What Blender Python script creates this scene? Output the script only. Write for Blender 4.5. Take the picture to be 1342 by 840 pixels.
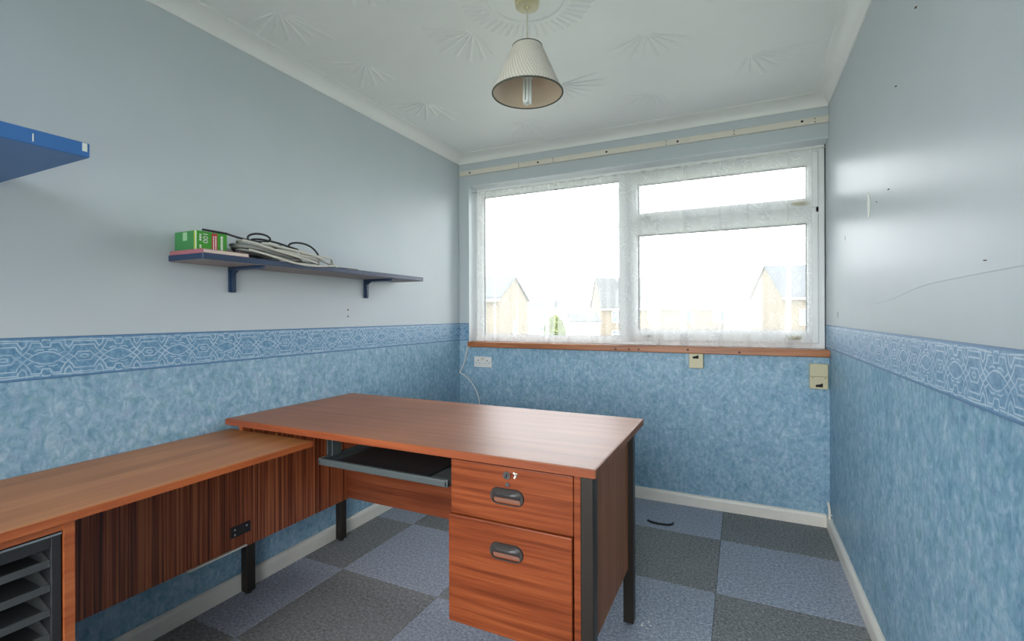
import bpy, bmesh, math, random
from mathutils import Vector, Matrix, Euler
random.seed(7)
for o in list(bpy.data.objects): bpy.data.objects.remove(o, do_unlink=True)
S = bpy.context.scene
COL = S.collection
PI = math.pi

# ------------------------------------------------------------------ camera
F_PX, YAW, ROLL = 628.48, 0.4463, -0.00355
cam_d = bpy.data.cameras.new('camera'); cam = bpy.data.objects.new('camera', cam_d); COL.objects.link(cam)
cam_d.sensor_fit = 'HORIZONTAL'; cam_d.sensor_width = 36.0; cam_d.lens = F_PX*36/1342; cam_d.shift_y = -7.537/1342
cam_d.clip_start = 0.02; cam_d.clip_end = 500
fw = Vector((-math.sin(YAW), math.cos(YAW), 0)); rt = Vector((math.cos(YAW), math.sin(YAW), 0)); up = Vector((0, 0, 1))
r3 = rt*math.cos(ROLL)+up*math.sin(ROLL); u3 = up*math.cos(ROLL)-rt*math.sin(ROLL)
m = Matrix((r3, u3, -fw)).transposed().to_4x4(); m.translation = (1.9112, -3.0812, 1.1555)
cam.matrix_world = m
S.camera = cam

# ------------------------------------------------------------------ sky and exposure
w = bpy.data.worlds.new('overcast_sky'); S.world = w; w.use_nodes = True
bg = w.node_tree.nodes['Background']; bg.inputs[0].default_value = (0.93, 0.97, 1.0, 1); bg.inputs[1].default_value = 3.0
S.view_settings.view_transform = 'Standard'; S.view_settings.look = 'None'
S.view_settings.gamma = 1.0; S.view_settings.use_curve_mapping = False
S.view_settings.exposure = 1.68

# ------------------------------------------------------------------ room numbers (metres)
W = 2.340; YB = -3.75; ZC = 2.3375; ZCOVE = 2.280; CW = 0.078
ZB1, ZB2 = 1.0933, 0.965; ZSK = 0.069; SD = 0.018
OX0, OZ0, OZ1 = 0.082, 0.920, 2.112       # window opening; it runs to the right wall
WT = 0.26                                # outer wall thickness

# ------------------------------------------------------------------ helpers
def _out(nt): return nt.nodes['Principled BSDF']
class NT:
    def __init__(s, name):
        s.m = bpy.data.materials.new(name); s.m.use_nodes = True; s.t = s.m.node_tree; s.b = s.t.nodes['Principled BSDF']
        s.out = s.t.nodes['Material Output']
    def n(s, typ, **kw):
        x = s.t.nodes.new(typ)
        for k, v in kw.items(): setattr(x, k, v)
        return x
    def l(s, a, b): s.t.links.new(a, b)
    def put(s, inp, v):
        if hasattr(v, 'is_linked'): s.l(v, inp)
        else:
            if isinstance(v, (tuple, list)) and len(v) == 3 and inp.type == 'RGBA': v = (*v, 1)
            inp.default_value = v
    def math(s, op, a, b=None, c=None, clamp=False):
        x = s.n('ShaderNodeMath', operation=op); x.use_clamp = clamp
        for i, v in enumerate((a, b, c)):
            if v is not None: s.put(x.inputs[i], v)
        return x.outputs[0]
    def vec(s, op, a, b=None):
        x = s.n('ShaderNodeVectorMath', operation=op); s.put(x.inputs[0], a)
        if b is not None: s.put(x.inputs[3 if op == 'SCALE' else 1], b)
        return x.outputs['Value' if op in ('DOT_PRODUCT', 'LENGTH', 'DISTANCE') else 'Vector']
    def mix(s, f, a, b, typ='MIX'):
        x = s.n('ShaderNodeMix', data_type='RGBA', blend_type=typ); s.put(x.inputs[0], f); s.put(x.inputs[6], a); s.put(x.inputs[7], b)
        return x.outputs[2]
    def ramp(s, f, *stops, interp='LINEAR'):
        x = s.n('ShaderNodeValToRGB'); r = x.color_ramp; r.interpolation = interp
        while len(r.elements) < len(stops): r.elements.new(0.5)
        for e, (p, c) in zip(r.elements, stops):
            e.position = p; e.color = (c, c, c, 1) if not isinstance(c, tuple) else (*c, 1)
        s.l(f, x.inputs[0]); return x.outputs[0]
    def obj(s): return s.n('ShaderNodeTexCoord').outputs['Object']
    def pos(s): return s.n('ShaderNodeNewGeometry').outputs['Position']
    def xyz(s, v):
        x = s.n('ShaderNodeSeparateXYZ'); s.l(v, x.inputs[0]); return x.outputs
    def comb(s, a, b, c):
        x = s.n('ShaderNodeCombineXYZ')
        for i, v in enumerate((a, b, c)): s.put(x.inputs[i], v)
        return x.outputs[0]
    def noise(s, vec, scale, detail=3, rough=.55, dist=0.0):
        x = s.n('ShaderNodeTexNoise'); s.l(vec, x.inputs['Vector']); x.inputs['Scale'].default_value = scale
        x.inputs['Detail'].default_value = detail; x.inputs['Roughness'].default_value = rough; x.inputs['Distortion'].default_value = dist
        return x.outputs['Fac']
    def smul(s, v, t):
        x = s.n('ShaderNodeVectorMath', operation='MULTIPLY'); s.l(v, x.inputs[0]); x.inputs[1].default_value = t; return x.outputs[0]
    def bump(s, h, strength=.3, dist=.002):
        x = s.n('ShaderNodeBump'); x.inputs['Strength'].default_value = strength; x.inputs['Distance'].default_value = dist
        s.l(h, x.inputs['Height']); s.l(x.outputs[0], s.b.inputs['Normal'])
    def set(s, **kw):
        names = dict(col='Base Color', rough='Roughness', metal='Metallic', spec='Specular IOR Level', alpha='Alpha', coat='Coat Weight', coatr='Coat Roughness', emit='Emission Color', emits='Emission Strength', trans='Transmission Weight')
        for k, v in kw.items(): s.put(s.b.inputs[names[k]], v)
        return s.m

def srgb(r, g, b):
    f = lambda c: c/12.92 if c <= .04045 else ((c+.055)/1.055)**2.4
    return (f(r/255), f(g/255), f(b/255))

def plain(name, c, rough=.5, metal=0, var=.06, nscale=30, bump=0, spec=.5):
    """one colour with faint unevenness of tone and a little relief"""
    t = NT(name); nz = t.noise(t.obj(), nscale, 4)
    a = tuple(x*(1-var) for x in c); b = tuple(min(1, x*(1+var)) for x in c)
    t.set(col=t.mix(nz, a, b), rough=rough, metal=metal, spec=spec)
    if bump: t.bump(nz, bump, .002)
    return t.m

def tag(o, label=None, cat=None, group=None, kind=None):
    if label: o['label'] = label
    if cat: o['category'] = cat
    if group: o['group'] = group
    if kind: o['kind'] = kind
    return o
def thing(name, label, cat, loc=(0, 0, 0), group=None):
    o = bpy.data.objects.new(name, None); COL.objects.link(o); o.location = loc; o.empty_display_size = .05
    return tag(o, label, cat, group)
def wloc(o):
    v = Vector(o.location); p = o.parent
    while p: v = v+Vector(p.location); p = p.parent
    return v
def obj(name, bm, mat, parent=None, loc=None, smooth=False, label=None, kind=None):
    """link a bmesh given in world coordinates as one object; its origin is put at loc (or the parent's origin)"""
    base = Vector(loc) if loc is not None else (wloc(parent) if parent else Vector((0, 0, 0)))
    bmesh.ops.translate(bm, verts=bm.verts, vec=-base)
    bmesh.ops.recalc_face_normals(bm, faces=bm.faces)
    me = bpy.data.meshes.new(name); bm.to_mesh(me); bm.free()
    mats = mat if isinstance(mat, (list, tuple)) else [mat]
    for x in mats: me.materials.append(x)
    if smooth:
        for p in me.polygons: p.use_smooth = True
        if hasattr(me, 'set_sharp_from_angle'): me.set_sharp_from_angle(angle=math.radians(38))
    o = bpy.data.objects.new(name, me); COL.objects.link(o)
    if parent: o.parent = parent; o.location = base-wloc(parent)
    else: o.location = base
    if label: o['label'] = label
    if kind: o['kind'] = kind
    return o
def dup(o, parent, delta):
    c = o.copy(); COL.objects.link(c); c.parent = parent; c.location = Vector(o.location)+Vector(delta); return c
def NB(): return bmesh.new()
def box(bm, x0, x1, y0, y1, z0, z1, bev=0, seg=2, mi=0):
    r = bmesh.ops.create_cube(bm, size=1); vs = r['verts']
    for v in vs: v.co = Vector((x0+(v.co.x+.5)*(x1-x0), y0+(v.co.y+.5)*(y1-y0), z0+(v.co.z+.5)*(z1-z0)))
    fs = {f for v in vs for f in v.link_faces}
    for f in fs: f.material_index = mi
    if bev:
        es = list({e for v in vs for e in v.link_edges})
        bmesh.ops.bevel(bm, geom=es, offset=bev, segments=seg, affect='EDGES', profile=.5)
    return bm
def bx(*a, **k): return box(NB(), *a, **k)
def cyl(bm, p, r, h, axis='z', n=24, r2=None):
    rot = {'z': Matrix(), 'x': Matrix.Rotation(PI/2, 4, 'Y'), 'y': Matrix.Rotation(-PI/2, 4, 'X')}[axis]
    bmesh.ops.create_cone(bm, cap_ends=True, segments=n, radius1=r, radius2=r if r2 is None else r2, depth=h, matrix=Matrix.Translation(p) @ rot)
    return bm
def spline(pts, n=8):
    P = [Vector(p) for p in pts]; out = []
    for i in range(len(P)-1):
        a, b, c, d = P[max(i-1, 0)], P[i], P[i+1], P[min(i+2, len(P)-1)]
        for k in range(n):
            t = k/n; out.append(.5*((2*b)+(c-a)*t+(2*a-5*b+4*c-d)*t*t+(3*b-a-3*c+d)*t**3))
    return out+[P[-1]]
def tube(bm, pts, r, n=8, closed=False):
    P = [Vector(p) for p in pts]; rings = []; prev = Vector((.3, .2, 1)).normalized()
    for i, p in enumerate(P):
        t = (P[(i+1) % len(P)]-P[i-1]) if closed else (P[min(i+1, len(P)-1)]-P[max(i-1, 0)])
        if t.length < 1e-9: t = Vector((0, 0, 1))
        t.normalize(); s = t.cross(prev)
        if s.length < 1e-4: s = t.orthogonal()
        s.normalize(); q = s.cross(t).normalized(); prev = q
        rings.append([bm.verts.new(p+s*(r*math.cos(2*PI*k/n))+q*(r*math.sin(2*PI*k/n))) for k in range(n)])
    m = len(rings)
    for i in range(m if closed else m-1):
        A, B = rings[i], rings[(i+1) % m]
        for k in range(n): bm.faces.new((A[k], A[(k+1) % n], B[(k+1) % n], B[k]))
    if not closed: bm.faces.new(rings[0][::-1]); bm.faces.new(rings[-1])
    return bm
def lathe(bm, prof, c, n=48, close=False):
    R = [[bm.verts.new((c[0]+r*math.cos(2*PI*k/n), c[1]+r*math.sin(2*PI*k/n), c[2]+z)) for k in range(n)] for r, z in prof]
    m = len(R)
    for i in range(m if close else m-1):
        A, B = R[i], R[(i+1) % m]
        for k in range(n): bm.faces.new((A[k], A[(k+1) % n], B[(k+1) % n], B[k]))
    if not close:
        bm.faces.new(R[0][::-1]); bm.faces.new(R[-1])
    return bm
def prism(bm, poly, fn, a, b):
    """extrude a closed polygon (list of 2D) from a to b; fn(u, v, t) gives the point"""
    A = [bm.verts.new(fn(u, v, a)) for u, v in poly]; B = [bm.verts.new(fn(u, v, b)) for u, v in poly]; n = len(poly)
    bm.faces.new(A); bm.faces.new(B[::-1])
    for i in range(n): bm.faces.new((A[i], B[i], B[(i+1) % n], A[(i+1) % n]))
    return bm

# ------------------------------------------------------------------ materials
def m_wall(name, rough_up=.45, rough_lo=.42, spec=.4):
    t = NT(name); p = t.pos(); z = t.xyz(p)[2]
    n0 = t.noise(p, 3, 3); n1 = t.noise(p, 180, 2)
    paint = t.mix(n0, srgb(192, 201, 206), srgb(202, 210, 214))
    ps = t.smul(p, (1, 1, .72))
    a = t.noise(ps, 48, 4, .62, .6); b = t.noise(ps, 13, 3, .5, .3); c = t.noise(ps, 120, 3, .6)
    f = t.math('ADD', t.math('MULTIPLY', a, .62), t.math('ADD', t.math('MULTIPLY', b, .26), t.math('MULTIPLY', c, .12)))
    sponge = t.ramp(f, (.36, srgb(108, 150, 176)), (.46, srgb(132, 169, 192)), (.53, srgb(148, 182, 202)), (.64, srgb(178, 202, 216)))
    hue = t.noise(p, 26, 3, .6)
    sponge = t.mix(t.ramp(hue, (.54, 0.0), (.68, .32)), sponge, srgb(164, 172, 198)); sponge = t.mix(t.ramp(hue, (.34, .38), (.46, 0.0)), sponge, srgb(116, 160, 166))
    hi = t.math('GREATER_THAN', z, ZB1-.01)
    t.set(col=t.mix(hi, sponge, paint), rough=t.math('ADD', t.math('MULTIPLY', hi, rough_up-rough_lo), rough_lo), spec=spec)
    t.bump(t.math('ADD', t.math('MULTIPLY', n1, .5), t.math('MULTIPLY', c, .5)), .12, .0015)
    return t.m

def m_border():
    """printed strapwork: white lines on blue, folded quarter cells of 0.19 m"""
    t = NT('border_print'); p = t.pos(); x, y, z = t.xyz(p)
    H = ZB1-ZB2; L = .1885/H
    run = t.math('ADD', t.math('ADD', x, y), 2.375)
    u = t.math('DIVIDE', run, H)
    u = t.math('ABSOLUTE', t.math('SUBTRACT', t.math('MODULO', t.math('ADD', u, 40*L+L/2), L), L/2))
    v = t.math('ABSOLUTE', t.math('SUBTRACT', t.math('DIVIDE', t.math('SUBTRACT', z, ZB2), H), .5))
    q = t.comb(u, v, 0.0)
    h = L/2
    lines = [
        [(0, .15), (.12, .13), (.23, .07), (.33, 0)],                       # eye
        [(.33, 0), (.42, .09), (.5, .2), (.53, .28), (h, .28)],             # crossing strap
        [(.23, .07), (.36, .15), (.43, .07), (.52, 0)],
        [(0, .26), (.07, .26), (.1, .36), (.26, .36), (.3, .25), (.36, .15)],
        [(.34, .43), (.36, .3), (.43, .23), (.5, .34), (.5, .38), (h, .38)],
        [(h, .11), (h-.13, .11), (h-.2, 0)], [(h-.2, 0), (.47, .04)],
        [(h, .045), (h-.07, .02), (h-.07, 0)],
        [(0, .425), (.06, .425), (.07, .4)], [(.13, .4), (h, .43)],
        [(.05, .19), (.14, .2), (.2, .17)],
    ]
    d = None
    for ln in lines:
        for a, b in zip(ln, ln[1:]):
            ba = (b[0]-a[0], b[1]-a[1], 0); bb = ba[0]**2+ba[1]**2
            pa = t.vec('SUBTRACT', q, (a[0], a[1], 0))
            k = t.math('DIVIDE', t.vec('DOT_PRODUCT', pa, ba), bb, clamp=True)
            sc = t.n('ShaderNodeVectorMath', operation='SCALE'); sc.inputs[0].default_value = ba; t.l(k, sc.inputs[3])
            e = t.vec('DISTANCE', pa, sc.outputs[0])
            d = e if d is None else t.math('MINIMUM', d, e)
    line = t.math('SUBTRACT', 1, t.math('DIVIDE', t.math('SUBTRACT', d, .005), .016, clamp=True), clamp=True)
    nz = t.noise(p, 70, 4, .6); n2 = t.noise(p, 20, 3)
    base = t.mix(t.ramp(nz, (.35, 0.0), (.65, 1.0)), srgb(84, 132, 170), srgb(128, 168, 196))
    edge = t.math('GREATER_THAN', v, .455)
    base = t.mix(edge, base, t.mix(nz, srgb(74, 116, 158), srgb(100, 142, 180)))
    dk = t.math('MULTIPLY', t.math('GREATER_THAN', v, .488), .6)
    base = t.mix(dk, base, srgb(60, 88, 120))
    line = t.math('MULTIPLY', line, t.ramp(n2, (.3, .35), (.6, .85)))
    t.set(col=t.mix(line, base, srgb(196, 214, 226)), rough=.45)
    return t.m

def m_wood(name, along, cols, across_scale=30, along_scale=1.6, rough=.3, fig=.5, coat=0.0, spec=.5, ct=.16):
    """veneer: fibres run along one axis ('x','y','z'), ribbon stripes across it"""
    t = NT(name); p = t.pos()
    sc = [across_scale]*3; sc['xyz'.index(along)] = along_scale
    a = t.noise(t.smul(p, tuple(sc)), 1, 4, .6, .25)
    sc2 = [across_scale*9]*3; sc2['xyz'.index(along)] = along_scale*5
    b = t.noise(t.smul(p, tuple(sc2)), 1, 3, .6)
    c = t.noise(p, 2.2, 2)
    f = t.math('ADD', t.math('MULTIPLY', a, fig), t.math('ADD', t.math('MULTIPLY', b, (1-fig)*.5), t.math('MULTIPLY', c, (1-fig)*.5)))
    col = t.ramp(f, (.5-ct, cols[0]), (.5, cols[1]), (.5+ct, cols[2]))
    t.set(col=col, rough=t.math('ADD', t.math('MULTIPLY', b, .08), rough-.04), coat=coat, coatr=.12, spec=spec)
    t.bump(b, .06, .001)
    return t.m

def m_carpet(name, c1, c2, c3):
    t = NT(name); p = t.pos(); r = t.n('ShaderNodeObjectInfo').outputs['Random']
    a = t.noise(p, 210, 3, .75); b = t.noise(p, 85, 3, .75); c = t.noise(p, 5, 4, .6)
    f = t.math('ADD', t.math('MULTIPLY', a, .5), t.math('MULTIPLY', b, .5))
    col = t.ramp(f, (.40, c1), (.5, c2), (.60, c3))
    col = t.mix(t.math('MULTIPLY', t.ramp(c, (.4, 0.0), (.75, 1.0)), .25), col, srgb(150, 152, 155))
    col = t.mix(t.math('MULTIPLY', r, .12), col, c3)
    t.set(col=col, rough=.95, spec=.15); t.bump(f, .7, .004); return t.m

M = {}
M['wall'] = m_wall('painted_paper_wall')
M['wall_r'] = m_wall('satin_paper_wall', .32, .34, .025)
M['border'] = m_border()
M['ceil'] = plain('ceiling_paint', srgb(240, 241, 240), .5, var=.03, nscale=5)
M['cove'] = plain('cornice_paint', srgb(242, 242, 240), .45, var=.02, nscale=9)
M['skirt'] = plain('cream_gloss_paint', srgb(234, 229, 218), .4, var=.07, nscale=22)
M['reveal'] = plain('reveal_white_paint', srgb(222, 228, 232), .4, var=.03)
M['upvc'] = plain('white_plastic_frame', srgb(243, 245, 244), .35, var=.05, nscale=12)
M['gasket'] = plain('mouldy_gasket', srgb(70, 72, 74), .7, var=.6, nscale=60)
M['batten'] = plain('cream_painted_batten', srgb(228, 222, 210), .5, var=.06, nscale=25)
M['hole'] = plain('dark_hole', srgb(30, 28, 28), .8)
M['rust'] = plain('rusty_screw', srgb(110, 90, 70), .6, var=.3)
M['sill'] = m_wood('varnished_pine_sill', 'x', (srgb(126, 70, 36), srgb(170, 104, 62), srgb(192, 128, 84)), 60, 3, .35, .6)
M['top'] = m_wood('mahogany_desktop', 'x', (srgb(128, 78, 50), srgb(150, 94, 62), srgb(168, 110, 76)), 40, 1.2, .40, .45, spec=.24)
M['rettop'] = m_wood('mahogany_return_top', 'y', (srgb(142, 86, 46), srgb(170, 110, 64), srgb(192, 132, 82)), 30, 1.1, .36, .5, spec=.25)
M['drawer'] = m_wood('sapele_drawer', 'x', (srgb(98, 42, 18), srgb(130, 62, 31), srgb(152, 80, 42)), 75, 2.2, .38, .7, spec=.3)
M['panel'] = m_wood('ribbon_sapele', 'z', (srgb(80, 36, 20), srgb(150, 78, 46), srgb(196, 116, 72)), 105, .9, .3, .85, ct=.11)
M['mod'] = m_wood('modesty_panel_veneer', 'x', (srgb(80, 36, 20), srgb(128, 64, 38), srgb(160, 90, 56)), 30, 1.0, .35, .5)
M['side'] = m_wood('brown_side_panel', 'z', (srgb(128, 78, 50), srgb(150, 94, 62), srgb(168, 110, 76)), 24, 1.0, .5, .5, spec=.2)
M['lip'] = m_wood('mahogany_lipping', 'x', (srgb(120, 58, 32), srgb(146, 74, 42), srgb(168, 92, 54)), 40, 2, .35, .6)
M['liph'] = m_wood('mahogany_lipping_long', 'y', (srgb(140, 70, 38), srgb(176, 92, 50), srgb(196, 112, 64)), 40, 2, .35, .6)
M['leg'] = plain('dark_brown_steel', srgb(46, 40, 34), .4, .2, var=.1)
M['black'] = plain('black_plastic', srgb(46, 46, 48), .42, var=.15)
M['handle'] = plain('charcoal_plastic_handle', srgb(58, 54, 52), .35, var=.1)
M['recess'] = plain('handle_recess', srgb(128, 84, 66), .5)
M['chrome'] = plain('chrome', srgb(200, 200, 200), .2, 1.0, var=.03)
M['tray'] = plain('grey_plastic_tray', srgb(80, 86, 86), .42, var=.12)
M['greyplastic'] = plain('dark_grey_letter_tray', srgb(78, 81, 81), .4, var=.14)
M['lipgrey'] = plain('grey_tray_lip', srgb(78, 81, 81), .4, var=.08)
M['blue'] = plain('blue_painted_shelf', srgb(62, 114, 178), .4, var=.08, nscale=14)
M['navy'] = plain('navy_painted_shelf', srgb(38, 60, 92), .4, var=.12, nscale=14)
M['under'] = plain('unpainted_shelf_underside', srgb(150, 142, 142), .6)
M['cream'] = plain('aged_cream_plastic', srgb(206, 196, 160), .4, var=.04)
M['white_pl'] = plain('white_plastic', srgb(224, 224, 220), .35, var=.03)
M['cablew'] = plain('off_white_cable', srgb(206, 204, 192), .45)
M['cablegrey'] = plain('grey_cable', srgb(150, 150, 144), .5)
M['cableb'] = plain('black_cable', srgb(36, 38, 40), .4)
M['green'] = plain('green_carton', srgb(62, 156, 38), .45, var=.05)
M['green2'] = plain('dark_green_carton_end', srgb(58, 132, 74), .45, var=.08)
M['white'] = plain('white_print', srgb(226, 230, 220), .5, var=.02)
M['red'] = plain('red_print', srgb(196, 36, 58), .5, var=.04)
M['yellow'] = plain('yellow_print', srgb(190, 200, 60), .5)
M['pages'] = plain('cream_book_pages', srgb(224, 210, 196), .7, var=.05, nscale=80)
M['pink'] = plain('faded_pink_cover', srgb(170, 104, 116), .6)
M['flake'] = plain('pale_crumbs', srgb(220, 220, 214), .7)
M['card'] = plain('brown_card', srgb(150, 132, 112), .7)
M['tileblue'] = m_carpet('blue_grey_carpet', srgb(114, 122, 138), srgb(150, 158, 172), srgb(194, 200, 212))
M['tilegrey'] = m_carpet('dark_grey_carpet', srgb(92, 94, 95), srgb(124, 126, 127), srgb(166, 168, 168))
M['slab'] = plain('floor_screed', srgb(70, 70, 72), .9)

t = NT('window_glass')
tr = t.n('ShaderNodeBsdfTransparent'); gl = t.n('ShaderNodeBsdfGlossy'); gl.inputs['Roughness'].default_value = .02
fr = t.n('ShaderNodeFresnel'); fr.inputs['IOR'].default_value = 1.45; mx = t.n('ShaderNodeMixShader')
t.l(fr.outputs[0], mx.inputs[0]); t.l(tr.outputs[0], mx.inputs[1]); t.l(gl.outputs[0], mx.inputs[2]); t.l(mx.outputs[0], t.out.inputs[0])
M['glass'] = t.m

def m_net():
    """sheer lace net: mostly open weave with denser scrolls"""
    t = NT('sheer_net'); p = t.pos()
    wob = t.noise(p, 9, 2)
    pp = t.n('ShaderNodeVectorMath', operation='ADD'); t.l(t.smul(p, (1, .25, 1)), pp.inputs[0])
    t.l(t.comb(t.math('MULTIPLY', wob, .16), 0.0, t.math('MULTIPLY', wob, -.14)), pp.inputs[1])
    v = t.n('ShaderNodeTexVoronoi'); v.inputs['Scale'].default_value = 13; t.l(pp.outputs[0], v.inputs['Vector'])
    s = t.math('SINE', t.math('MULTIPLY', v.outputs['Distance'], 30))
    ring = t.math('MULTIPLY', t.ramp(s, (.1, 0.0), (1.0, 1.0)), t.ramp(t.noise(p, 14, 2), (.42, .1), (.62, 1.0)))
    a = t.math('ADD', t.math('MULTIPLY', ring, .07), .262)
    d = t.n('ShaderNodeBsdfDiffuse'); d.inputs[0].default_value = (.97, .98, .98, 1)
    tl = t.n('ShaderNodeBsdfTranslucent'); tl.inputs[0].default_value = (.97, .98, .98, 1)
    m1 = t.n('ShaderNodeMixShader'); m1.inputs[0].default_value = .5; t.l(d.outputs[0], m1.inputs[1]); t.l(tl.outputs[0], m1.inputs[2])
    tr = t.n('ShaderNodeBsdfTransparent'); m2 = t.n('ShaderNodeMixShader'); t.l(a, m2.inputs[0]); t.l(tr.outputs[0], m2.inputs[1]); t.l(m1.outputs[0], m2.inputs[2])
    t.l(m2.outputs[0], t.out.inputs[0]); return t.m
M['net'] = m_net()

# ================================================================== SETTING
# floor slab and carpet tiles
floor = obj('floor', bx(-.2, W+.2, YB-.26, WT, -.2, -.006), M['slab'], kind='structure')
XL = [1.812-.515*k for k in range(-1, 5)][::-1]; XL = [0]+[x for x in XL if .03 < x < W-.03]+[W]
YL = [-.41-.516*k for k in range(0, 8)]; YL = [0]+[y for y in YL if y > YB+.03]+[YB]
cache = {}
for i in range(len(XL)-1):
    for j in range(len(YL)-1):
        x0, x1, y1, y0 = XL[i], XL[i+1], YL[j], YL[j+1]
        k = (round(x1-x0, 3), round(y1-y0, 3))
        col = (round((1.812-x1)/.515)+j) % 2
        mt = M['tileblue'] if col == 0 else M['tilegrey']
        if (k, col) not in cache:
            o = obj('carpet_tile', bx(x0+.0006, x1-.0006, y0+.0006, y1-.0006, -.006, 0, bev=.0015, seg=1), mt, floor, loc=(x0, y0, 0)); cache[(k, col)] = o.data
        else:
            o = bpy.data.objects.new('carpet_tile', cache[(k, col)]); COL.objects.link(o); o.parent = floor; o.location = (x0, y0, 0)

# walls
wl = obj('wall_left', bx(-.2, 0, YB-.26, WT, -.2, ZC+.2), M['wall'], kind='structure')
b = NB(); box(b, 0, W, 0, WT, -.2, OZ0); box(b, 0, W, 0, WT, OZ1, ZC+.2); box(b, 0, OX0, 0, WT, OZ0, OZ1)
wb = obj('wall_back', b, M['wall'], kind='structure')
wr = obj('wall_right', bx(W, W+.2, YB-.26, WT, -.2, ZC+.2), M['wall_r'], kind='structure')
BX0, BX1, BZ0, BZ1 = .12, 2.22, .30, 2.22     # opening in the wall behind the camera: the photograph shows the drawer fronts and near wall lit from that side
b = NB(); box(b, 0, W, YB-.26, YB, -.2, BZ0); box(b, 0, W, YB-.26, YB, BZ1, ZC+.2); box(b, 0, BX0, YB-.26, YB, BZ0, BZ1); box(b, BX1, W, YB-.26, YB, BZ0, BZ1)
wf = obj('wall_front', b, M['wall'], kind='structure')
ce = obj('ceiling', bx(-.2, W+.2, YB-.26, WT, ZC, ZC+.2), M['ceil'], kind='structure')

# printed border strips, a thin paper proud of each wall
obj('wallpaper_border', bx(0, .0012, YB, 0, ZB2, ZB1), M['border'], wl)
obj('wallpaper_border', bx(W-.0012, W, YB, 0.12, ZB2, ZB1), M['border'], wr)
obj('wallpaper_border', bx(.0012, OX0-.001, -.0012, 0, ZB2, ZB1), M['border'], wb)

# skirting boards with a chamfered top
def skirting(name, fn, a, b):
    return obj(name, prism(NB(), [(0, 0), (SD, 0), (SD, ZSK-.016), (SD-.004, ZSK-.006), (SD-.011, ZSK), (0, ZSK)], fn, a, b), M['skirt'], kind='structure')
skirting('baseboard_left', lambda u, v, t: (u, t, v), YB, 0)
skirting('baseboard_right', lambda u, v, t: (W-u, t, v), YB, 0)
skirting('baseboard_back', lambda u, v, t: (t, -u, v), SD, W-SD)
skirting('baseboard_front', lambda u, v, t: (t, YB+u, v), SD, W-SD)

# coving: concave profile, mitred at the corners
prof = [(0, ZCOVE), (.006, ZCOVE)]
for k in range(0, 9):
    a = k/8*PI/2; prof.append((.006+(CW-.016)*(1-math.cos(a)), ZCOVE+.004+(ZC-ZCOVE-.010)*math.sin(a)))
prof += [(CW-.006, ZC-.006), (CW, ZC-.005), (CW, ZC), (0, ZC)]
def coving(name, side):
    f = {'left': lambda u, z, e: (u, -u if e else YB+u, z), 'right': lambda u, z, e: (W-u, -u if e else YB+u, z),
         'back': lambda u, z, e: (u if e else W-u, -u, z), 'front': lambda u, z, e: (u if e else W-u, YB+u, z)}[side]
    return obj(name, prism(NB(), prof, f, 0, 1), M['cove'], kind='structure', smooth=True)
for i, s in enumerate(('left', 'back', 'right', 'front')): coving('trim_%d' % (i+1), s)
# white lining of the window reveal
b = NB(); box(b, OX0, OX0+.004, -.001, .115, .958, OZ1); box(b, OX0+.004, W, -.001, .115, OZ1-.004, OZ1)
obj('trim_5', b, M['reveal'], kind='structure')

# textured plaster: fans of tapering ridges and a ring round the lamp, in relief on the ceiling
def ridge(bm, c, ang, r0, r1, w0, w1, h):
    d = Vector((math.cos(ang), math.sin(ang), 0)); s = Vector((-d.y, d.x, 0)); c = Vector((c[0], c[1], ZC))
    a, e = c+d*r0, c+d*r1
    v = [bm.verts.new(p) for p in (a-s*w0, a+s*w0, e+s*w1, e-s*w1, a*.85+e*.15-Vector((0, 0, h)), a*.15+e*.85-Vector((0, 0, h*.7)))]
    for f in ((0, 1, 4), (1, 2, 5, 4), (2, 3, 5), (3, 0, 4, 5)): bm.faces.new([v[i] for i in f])
fans = [(.296, -1.793, 2.2), (.332, -1.35, 2.6), (.339, -.891, 2.3), (.909, -1.351, 2.5), (1.552, -1.02, 1.6), (1.05, -.75, .9), (.72, -.42, 2.0),
        (1.95, -1.35, 2.2), (1.95, -.65, 1.1), (1.5, -.45, 2.4), (.75, -1.9, 2.7), (.35, -2.3, 2.2), (1.6, -1.95, 1.2), (1.1, -2.4, 2.6), (1.9, -2.6, 1.9)]
for x, y, a0 in fans:
    b = NB(); n = 8; sp = 2.1; a0 += random.uniform(-.2, .2)
    for k in range(n):
        ridge(b, (x, y), a0-sp/2+sp*k/(n-1), .02, random.uniform(.19, .29), .004, .015, .005)
    obj('plaster_fan', b, M['ceil'], ce, loc=(x, y, ZC))
LX, LY = 1.192, -1.437
b0 = NB(); ridge(b0, (LX, LY), 0, .165, .255, .006, .013, .005)
r0 = obj('medallion_ridge', b0, M['ceil'], ce, loc=(LX, LY, ZC))
NR = 46
for k in range(1, NR):
    c = r0.copy(); COL.objects.link(c); c.parent = ce; c.rotation_euler = (0, 0, 2*PI*k/NR)
b = lathe(NB(), [(.135, 0), (.14, -.004), (.15, -.004), (.155, 0)], (LX, LY, ZC), 64, close=True)
obj('medallion_ring', b, M['ceil'], ce, smooth=True)

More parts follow.
